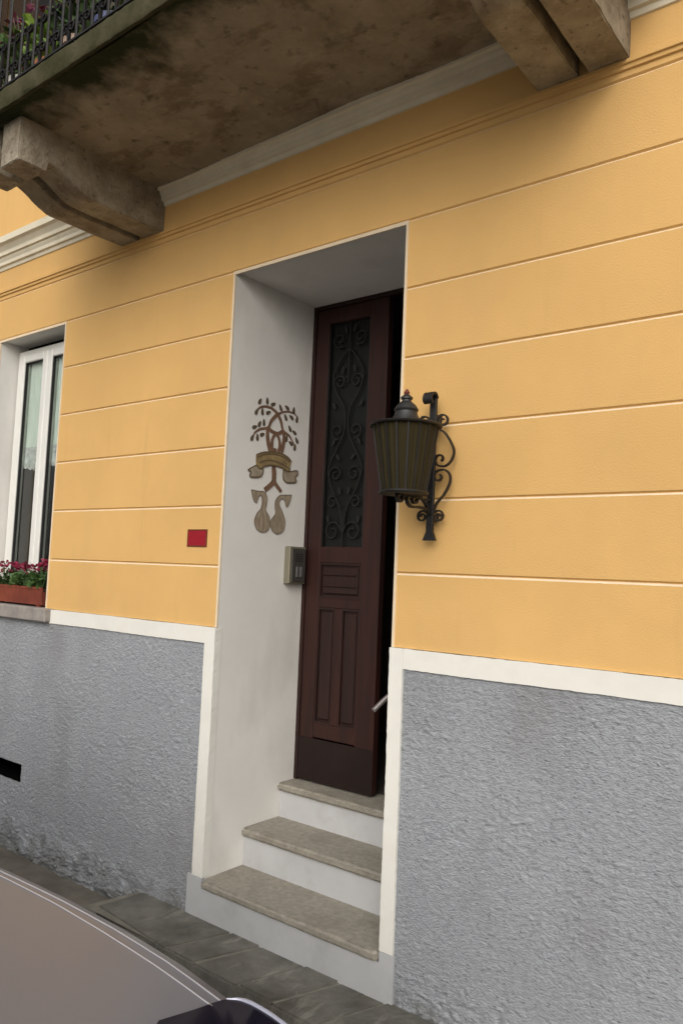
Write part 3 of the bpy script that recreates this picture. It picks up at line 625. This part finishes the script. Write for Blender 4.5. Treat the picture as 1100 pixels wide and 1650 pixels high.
for zz, rr in ((1.274, .078), (1.35, .092), (1.43, .105), (1.508, .117)):
    rings.append([bm.verts.new((( rr+(.0022 if k % 2 else -.0022))*math.cos(2*PI*k/n), cy+(rr+(.0022 if k % 2 else -.0022))*math.sin(2*PI*k/n), zz-1.38)) for k in range(n)])
for i in range(3):
    for k in range(n): bm.faces.new((rings[i][k], rings[i][(k+1) % n], rings[i+1][(k+1) % n], rings[i+1][k]))
obj('glass_shade', bm, AMB, lan)
for k in range(18):
    a = 2*PI*(k+.4)/18; bm = bmesh.new(); strap(bm, [(.0815*math.cos(a), cy+.0815*math.sin(a), 1.270-1.38), (.1205*math.cos(a), cy+.1205*math.sin(a), 1.510-1.38)], (-math.sin(a), math.cos(a), 0), .0065, .003); obj('rib', bm, IRON, lan)
bm = bmesh.new(); lathe(bm, [(.012, 1.50), (.014, 1.47), (.026, 1.44), (.028, 1.415), (.018, 1.395), (.004, 1.388)], 16, (0, cy, -1.38)); obj('bulb', bm, BULB, lan, 'auto')

# ------------------------------------------------------------ small things on the walls
pl = thing('wall_plate', 'small plain red enamel plate on the ochre wall between window and door', 'plate', loc=(-.173, -.0005, 1.112))
obj('rim', boxes([(-.071, .071, -.004, .001, .037, .043), (-.071, .071, -.004, .001, -.043, -.037), (-.071, -.065, -.004, .001, -.0368, .0368), (.065, .071, -.004, .001, -.0368, .0368)]), REDF, pl)
obj('face', B(-.0648, .0648, -.003, .001, -.0368, .0368), REDP, pl)
ic = thing('intercom', 'bronze coloured intercom box on the white side wall of the door recess', 'intercom', loc=(0, .515, 1.0))
obj('housing', B(.001, .040, -.068, .062, -.098, .098, bev=.004), INT1, ic)
obj('face_plate', B(.0395, .046, -.052, .054, -.088, .088, bev=.002), INT2, ic)
obj('push_button', B(.0455, .050, -.020, .000, -.062, -.006, bev=.002), INT3, ic); obj('push_button', B(.0455, .050, .010, .030, -.062, -.006, bev=.002), INT3, ic)
obj('speaker_slot', boxes([(.0455, .0475, -.03, .03, .02+.012*k, .026+.012*k) for k in range(4)]), RUB, ic)
hr = thing('handrail', 'short steel handrail whose end shows past the right side of the doorway', 'handrail', loc=(.94, .1, .45))
bm = bmesh.new()
P = [(.000, .40, .30), (.000, .20, .15), (-.005, .06, .055), (-.040, .018, .012), (-.062, -.035, -.034)]
tube(bm, P, .0105, 12); obj('rail', bm, STEEL, hr, 'auto')
bm = bmesh.new(); tube(bm, [(.06, .32, .20), (.01, .32, .20), (.0, .32, .235)], .006, 8); obj('wall_bracket', bm, STEEL, hr)

# painted emblem on the reveal
EM = {"br":[[[0.348,1.781],[0.302,1.801],[0.251,1.803],[0.209,1.788],[0.189,1.766]],[[0.348,1.781],[0.385,1.799],[0.43,1.81],[0.478,1.806],[0.503,1.787]],[[0.341,1.778],[0.299,1.736],[0.277,1.697],[0.224,1.682],[0.183,1.655],[0.174,1.629]],[[0.348,1.779],[0.373,1.745],[0.392,1.701],[0.439,1.683],[0.464,1.661],[0.494,1.629]],[[0.277,1.697],[0.311,1.682],[0.355,1.679],[0.392,1.701]],[[0.277,1.697],[0.276,1.656],[0.286,1.617],[0.303,1.579]],[[0.392,1.701],[0.402,1.667],[0.397,1.624],[0.385,1.586]],[[0.333,1.676],[0.313,1.642],[0.313,1.601],[0.318,1.576]],[[0.341,1.677],[0.365,1.65],[0.372,1.61],[0.362,1.583]],[[0.335,1.492],[0.339,1.441],[0.329,1.415],[0.274,1.374]],[[0.339,1.441],[0.351,1.417],[0.399,1.379]]],
"leaf":[[0.21,1.821],[0.263,1.834],[0.308,1.825],[0.189,1.764],[0.231,1.772],[0.275,1.775],[0.365,1.818],[0.414,1.828],[0.468,1.824],[0.407,1.774],[0.452,1.783],[0.497,1.78],[0.215,1.706],[0.246,1.719],[0.181,1.684],[0.168,1.628],[0.204,1.636],[0.238,1.655],[0.444,1.721],[0.481,1.706],[0.421,1.664],[0.503,1.667],[0.457,1.644],[0.49,1.628]],
"ban":[[[0.201,1.546],[0.253,1.566],[0.325,1.577],[0.393,1.577],[0.44,1.563],[0.464,1.546],[0.455,1.513],[0.445,1.491],[0.398,1.505],[0.33,1.509],[0.272,1.499],[0.238,1.479],[0.205,1.499]],[[0.205,1.494],[0.148,1.462],[0.169,1.455],[0.164,1.43],[0.234,1.438],[0.253,1.461],[0.252,1.486],[0.231,1.478]],[[0.406,1.496],[0.452,1.492],[0.514,1.505],[0.52,1.485],[0.501,1.466],[0.511,1.444],[0.441,1.433],[0.409,1.45]]],
"ban2":[[[0.209,1.535],[0.261,1.556],[0.333,1.567],[0.401,1.563],[0.453,1.544]],[[0.225,1.507],[0.27,1.526],[0.329,1.532],[0.389,1.525],[0.443,1.511]]],
"sw":[[[0.179,1.365],[0.232,1.364],[0.271,1.365],[0.294,1.34],[0.293,1.305],[0.288,1.274],[0.316,1.242],[0.326,1.207],[0.31,1.171],[0.268,1.159],[0.228,1.175],[0.211,1.213],[0.229,1.254],[0.252,1.276],[0.26,1.312],[0.251,1.346],[0.231,1.334],[0.218,1.305],[0.193,1.325]],[[0.48,1.37],[0.431,1.365],[0.386,1.357],[0.358,1.326],[0.357,1.291],[0.362,1.261],[0.335,1.228],[0.33,1.192],[0.358,1.164],[0.392,1.159],[0.428,1.179],[0.438,1.226],[0.414,1.275],[0.389,1.309],[0.394,1.338],[0.425,1.341],[0.446,1.304],[0.467,1.332]]]}
em = thing('painted_emblem', 'painted emblem of a leafy tree with ribbon above two swans on the white recess wall', 'emblem', loc=(0, .345, 1.5))
def EP(x, p): return (x, p[0]-.345, p[1]-1.5)
def eline(bm, P, wds, x0=.0012, x1=.0028):
    P = [(p.x, p.z) for p in smooth_pts([(a, 0, b) for a, b in P], 4)]
    for i in range(len(P)-1):
        t0 = i/(len(P)-1); t1 = (i+1)/(len(P)-1); w0 = wds[0]+(wds[1]-wds[0])*t0; w1 = wds[0]+(wds[1]-wds[0])*t1
        a, b = Vector(P[i]), Vector(P[i+1]); d = (b-a).normalized(); n = Vector((-d.y, d.x))
        q = [a+n*w0, b+n*w1, b-n*w1, a-n*w0]; poly_prism(bm, [(v.x-.345, v.y-1.5) for v in q], 0, x0, x1)
bm = bmesh.new()
for i, P in enumerate(EM['br']):
    wd = [(.0085, .004), (.0065, .003), (.011, .003), (.011, .003), (.010, .010), (.011, .015), (.010, .014), (.008, .012), (.008, .012), (.017, .013), (.013, .010)][i]
    eline(bm, P, wd, .0010+.0001*i, .0024+.0001*i)
eline(bm, [(.335, 1.60), (.336, 1.54), (.335, 1.48)], (.016, .014), .0008, .0011)
obj('tree_trunk', bm, ETREE, em)
bm = bmesh.new()
for i, (y, z) in enumerate(EM['leaf']):
    ang = math.atan2(z-1.72, y-.34)+(.4 if i % 2 else -.2); ang = R(60)*(1 if y > .34 else 1)+R(40)*math.sin(i*2.1)+(R(60) if y > .34 else 0)
    P = []
    for k in range(10):
        t = 2*PI*k/10; a_, b_ = .0195*math.cos(t), .0098*math.sin(t)*(1-.35*math.cos(t)); P.append((y-.345+a_*math.cos(ang)-b_*math.sin(ang), z-1.5+a_*math.sin(ang)+b_*math.cos(ang)))
    poly_prism(bm, P, 0, .0012, .0025)
obj('tree_leaves', bm, ELEAF, em)
bm = bmesh.new(); poly_prism(bm, [(p.x-.345, p.z-1.5) for p in smooth_pts([(a, 0, b) for a, b in EM['ban'][0]+EM['ban'][0][:1]], 4)[:-1]], 0, .0012, .0042); obj('ribbon', bm, EBAN, em)
for P in EM['ban'][1:]:
    bm = bmesh.new(); poly_prism(bm, [(a-.345, b-1.5) for a, b in P], 0, .0012, .0036); obj('ribbon_end', bm, EEND, em)
bm = bmesh.new()
for P in EM['ban2']: eline(bm, P, (.004, .004), .0043, .0050)
eline(bm, EM['ban'][0][:6], (.0035, .005), .0044, .0052); eline(bm, EM['ban'][0][6:12], (.004, .004), .0044, .0052)
for P in EM['ban'][1:]: eline(bm, P+P[:1], (.003, .004), .0038, .0046)
obj('ribbon_outline', bm, EBAN2, em)
for j, P in enumerate(EM['sw']):
    bm = bmesh.new(); poly_prism(bm, [(p.x-.345, p.z-1.5) for p in smooth_pts([(a, 0, b) for a, b in P+P[:1]], 4)[:-1]], 0, .0012, .0028); s_ = obj('swan', bm, ESW, em)
    bm = bmesh.new(); eline(bm, P+P[:1], (.0025, .0025), .0030, .0036)
    cy_ = sum(p[0] for p in P[6:12])/6; 
    for dx in (-.028, 0, .028): eline(bm, [(cy_+dx*1.0, 1.175+abs(dx)*.3), (cy_+dx*1.3, 1.21), (cy_+dx*.6, 1.25)], (.0018, .0018), .0031, .0035)
    obj('feather_line', bm, mat('emblem_swan_line', (.20, .16, .115), .9), s_)

# ------------------------------------------------------------ parked car (faces +x, its left side toward the wall)
CY = -2.30
car = thing('parked_car', 'silver grey hatchback parked beside the house, its bonnet in the lower left corner', 'car', loc=(0, CY, ZR))
def zhood(x): return .235-(.075*max(0, x-.7)**1.5 if x > .7 else 0)
LA = [(.45, -1.600), (.70, -1.566), (.932, -1.536), (1.142, -1.509), (1.334, -1.491), (1.508, -1.483), (1.659, -1.487)]
LB = [(.45, -1.612), (.70, -1.584), (.961, -1.551), (1.162, -1.529), (1.333, -1.518), (1.508, -1.511), (1.649, -1.512)]
def itp(L_, x):
    for (a, b), (c, d) in zip(L_, L_[1:]):
        if x <= c: return b+(d-b)*(x-a)/(c-a)
    return L_[-1][1]
def carsec(x):
    """half section (lateral offset from CY, height above road), hood centre first"""
    if x > 1.66:
        t = (x-1.66)/.36; yl = -1.487-.03*t-.16*t**2.5; zt = .165-.10*t-.30*t**3
    else:
        yl = itp(LA, max(x, .45)); zt = zhood(max(x, .3))
    if x < .45: yl = -1.600
    L_ = yl-CY; zt -= ZR
    side = L_+.072
    if x < .45: side = .845; L_ = .775
    nose = max(0, x-1.66)/.36
    return [(0, zt+.040*(1-nose)), (L_*.35, zt+.036*(1-nose)), (L_*.7, zt+.022*(1-nose)), (L_-.03, zt+.003), (L_, zt), (L_+.022, zt-.006), (L_+.045, zt-.030), (side-.012, zt-.075), (side, zt-.16), (side, .50), (side-.015, .36), (side-.06, .22), (0, .20)]
xs_ = [-2.05, -2.0, -1.8, -1.4, -.9, -.4, 0, .3, .55, .75, .932, 1.03, 1.142, 1.24, 1.334, 1.42, 1.508, 1.58, 1.64, 1.70, 1.76, 1.82, 1.87, 1.92, 1.96, 1.99, 2.01]
bm = bmesh.new(); Rg = []
for x in xs_:
    s_ = carsec(x); sh = 0
    if x < -1.9: s_ = [(a*(.94 if x < -2.03 else .985), b if b > .3 else b+.03) for a, b in s_]
    Rg.append([bm.verts.new((x, a, b)) for a, b in s_] + [bm.verts.new((x, -a, b)) for a, b in s_[-2:0:-1]])
nk = len(Rg[0])
for i in range(len(Rg)-1):
    for k in range(nk): bm.faces.new((Rg[i][k], Rg[i+1][k], Rg[i+1][(k+1) % nk], Rg[i][(k+1) % nk]))
bm.faces.new(Rg[0]); bm.faces.new(Rg[-1][::-1])
bmesh.ops.recalc_face_normals(bm, faces=bm.faces)
obj('body', bm, PAINT, car, 'auto')
for nm, L_ in (('bonnet_seam_glint', LA), ('bonnet_seam_glint', LB)):  # thin bright beads added to imitate highlights along the bonnet seams
    for s in (1, -1):
        bm = bmesh.new(); P = []
        for i in range(15):
            x = .50+(1.652-.50)*i/14; y = itp(L_, x)-CY; dz = 0 if L_ is LA else .0026
            P.append((x, s*y, zhood(x)-ZR+dz+.0008))
        tube(bm, P, .0014, 6); obj(nm, bm, GLINT, car)
# cabin
def cab(x, zt, wb, wt): return [(wb, .96), (wb-.01, 1.0), (wt+.02, zt-.06), (wt-.05, zt), (0, zt+.02)]
bm = bmesh.new(); st = [(.52, .965, .76, .75), (.20, 1.16, .77, .70), (-.10, 1.34, .78, .64), (-.35, 1.42, .78, .61), (-.9, 1.445, .78, .60), (-1.5, 1.41, .77, .60), (-1.85, 1.20, .75, .63), (-1.98, .97, .73, .70)]
Rg = []
for x, zt, wb, wt in st:
    s_ = [(wb, .94), (wb-.005, min(zt-.002, .97)), (wt+.01, max(zt-.05, .968)), (wt-.05, zt), (wt*.5, zt+.012), (0, zt+.018)]
    Rg.append([bm.verts.new((x, a, b)) for a, b in s_] + [bm.verts.new((x, -a, b)) for a, b in s_[-2::-1]])
for i in range(len(Rg)-1):
    for k in range(len(Rg[0])-1):
        fc = bm.faces.new((Rg[i][k], Rg[i+1][k], Rg[i+1][k+1], Rg[i][k+1]))
        top = k in (3, 4, 5, 6); fc.material_index = 1 if ((i in (0, 1) and top) or (i in (5, 6) and top) or (k in (1, 9) and i in (1, 2, 3, 4, 5))) else 0
bmesh.ops.recalc_face_normals(bm, faces=bm.faces)
obj('cabin', bm, [PAINT, CGL], car, 'auto')
for s in (1, -1):
    # headlamp: dark lens set in the bonnet corner with a bright edge
    top = [(1.633, -1.62), (1.643, -1.545), (1.646, -1.505), (1.654, -1.478), (1.672, -1.463), (1.700, -1.457), (1.762, -1.452), (1.83, -1.458), (1.90, -1.49), (1.955, -1.55)]
    inn = [(1.95, -1.70), (1.84, -1.75), (1.70, -1.72)]
    def zl(x, y):
        return (zhood(min(x, 1.66)) - .22*max(0, x-1.70)**1.2 + .0035 + .022*min(1, max(0, (-1.50-y)/.25))*max(0, 1-max(0, x-1.66)/.36)) - ZR
    bm = bmesh.new()
    ring = [(p.x, p.y) for p in smooth_pts([(a, b, 0) for a, b in top+inn], 3)]
    vs = [bm.verts.new((x, s*(y-CY), zl(x, y))) for x, y in ring]; vb = [bm.verts.new((x, s*(y-CY), zl(x, y)-.09)) for x, y in ring]
    cvt = bm.verts.new((1.80, s*(-1.60-CY), zl(1.80, -1.60)+.002))
    for i in range(len(vs)):
        j = (i+1) % len(vs); bm.faces.new((vs[i], vs[j], cvt)); bm.faces.new((vs[i], vs[j], vb[j], vb[i]))
    bmesh.ops.recalc_face_normals(bm, faces=bm.faces)
    hl = obj('headlamp', bm, HLB, car, 'auto')
    e_ = [(p.x, p.y) for p in smooth_pts([(a, b, 0) for a, b in top[3:]], 5)]
    bm = bmesh.new(); tube(bm, [(x, s*(y-CY), zl(x, y)+.001) for x, y in e_], [.0012+.0028*min(1, i/8) for i in range(len(e_))], 8); obj('lens_edge', bm, HLE, hl)
    for x in (1.30, -1.35):
        wh = obj('wheel', (lambda b: (lathe(b, [(.20, -.10), (.30, -.10), (.315, -.07), (.315, .07), (.30, .10), (.20, .10)], 32), b)[1])(bmesh.new()), RUB, car, 'auto')
        wh.rotation_euler = (R(90), 0, 0); wh.location = (x, s*.755, .315)
        b2 = bmesh.new(); lathe(b2, [(.04, s*-.075), (.06, s*-.09), (.185, s*-.085), (.20, s*-.101)], 24)
        for k in range(5): 
            a = 2*PI*k/5; box(b2, -.0+.05*math.cos(a)-.02, .12*math.cos(a)+.02, .05*math.sin(a)-.02, .12*math.sin(a)+.02, min(s*-.085, s*-.102), max(s*-.085, s*-.102))
        obj('rim', b2, ALU, wh)
    obj('door_mirror', B(.02, .14, min(s*.84, s*1.02), max(s*.84, s*1.02), .93, 1.05, bev=.03, seg=3), RUB, car)
    obj('door_handle', B(-.62, -.42, min(s*.84, s*.865), max(s*.84, s*.865), .78, .805, bev=.006), PAINT, car)
obj('grille', B(1.98, 2.022, -.35, .35, .50, .62, bev=.01), RUB, car)
obj('bumper', B(1.90, 2.045, -.72, .72, .24, .44, bev=.03, seg=3), PAINT, car)
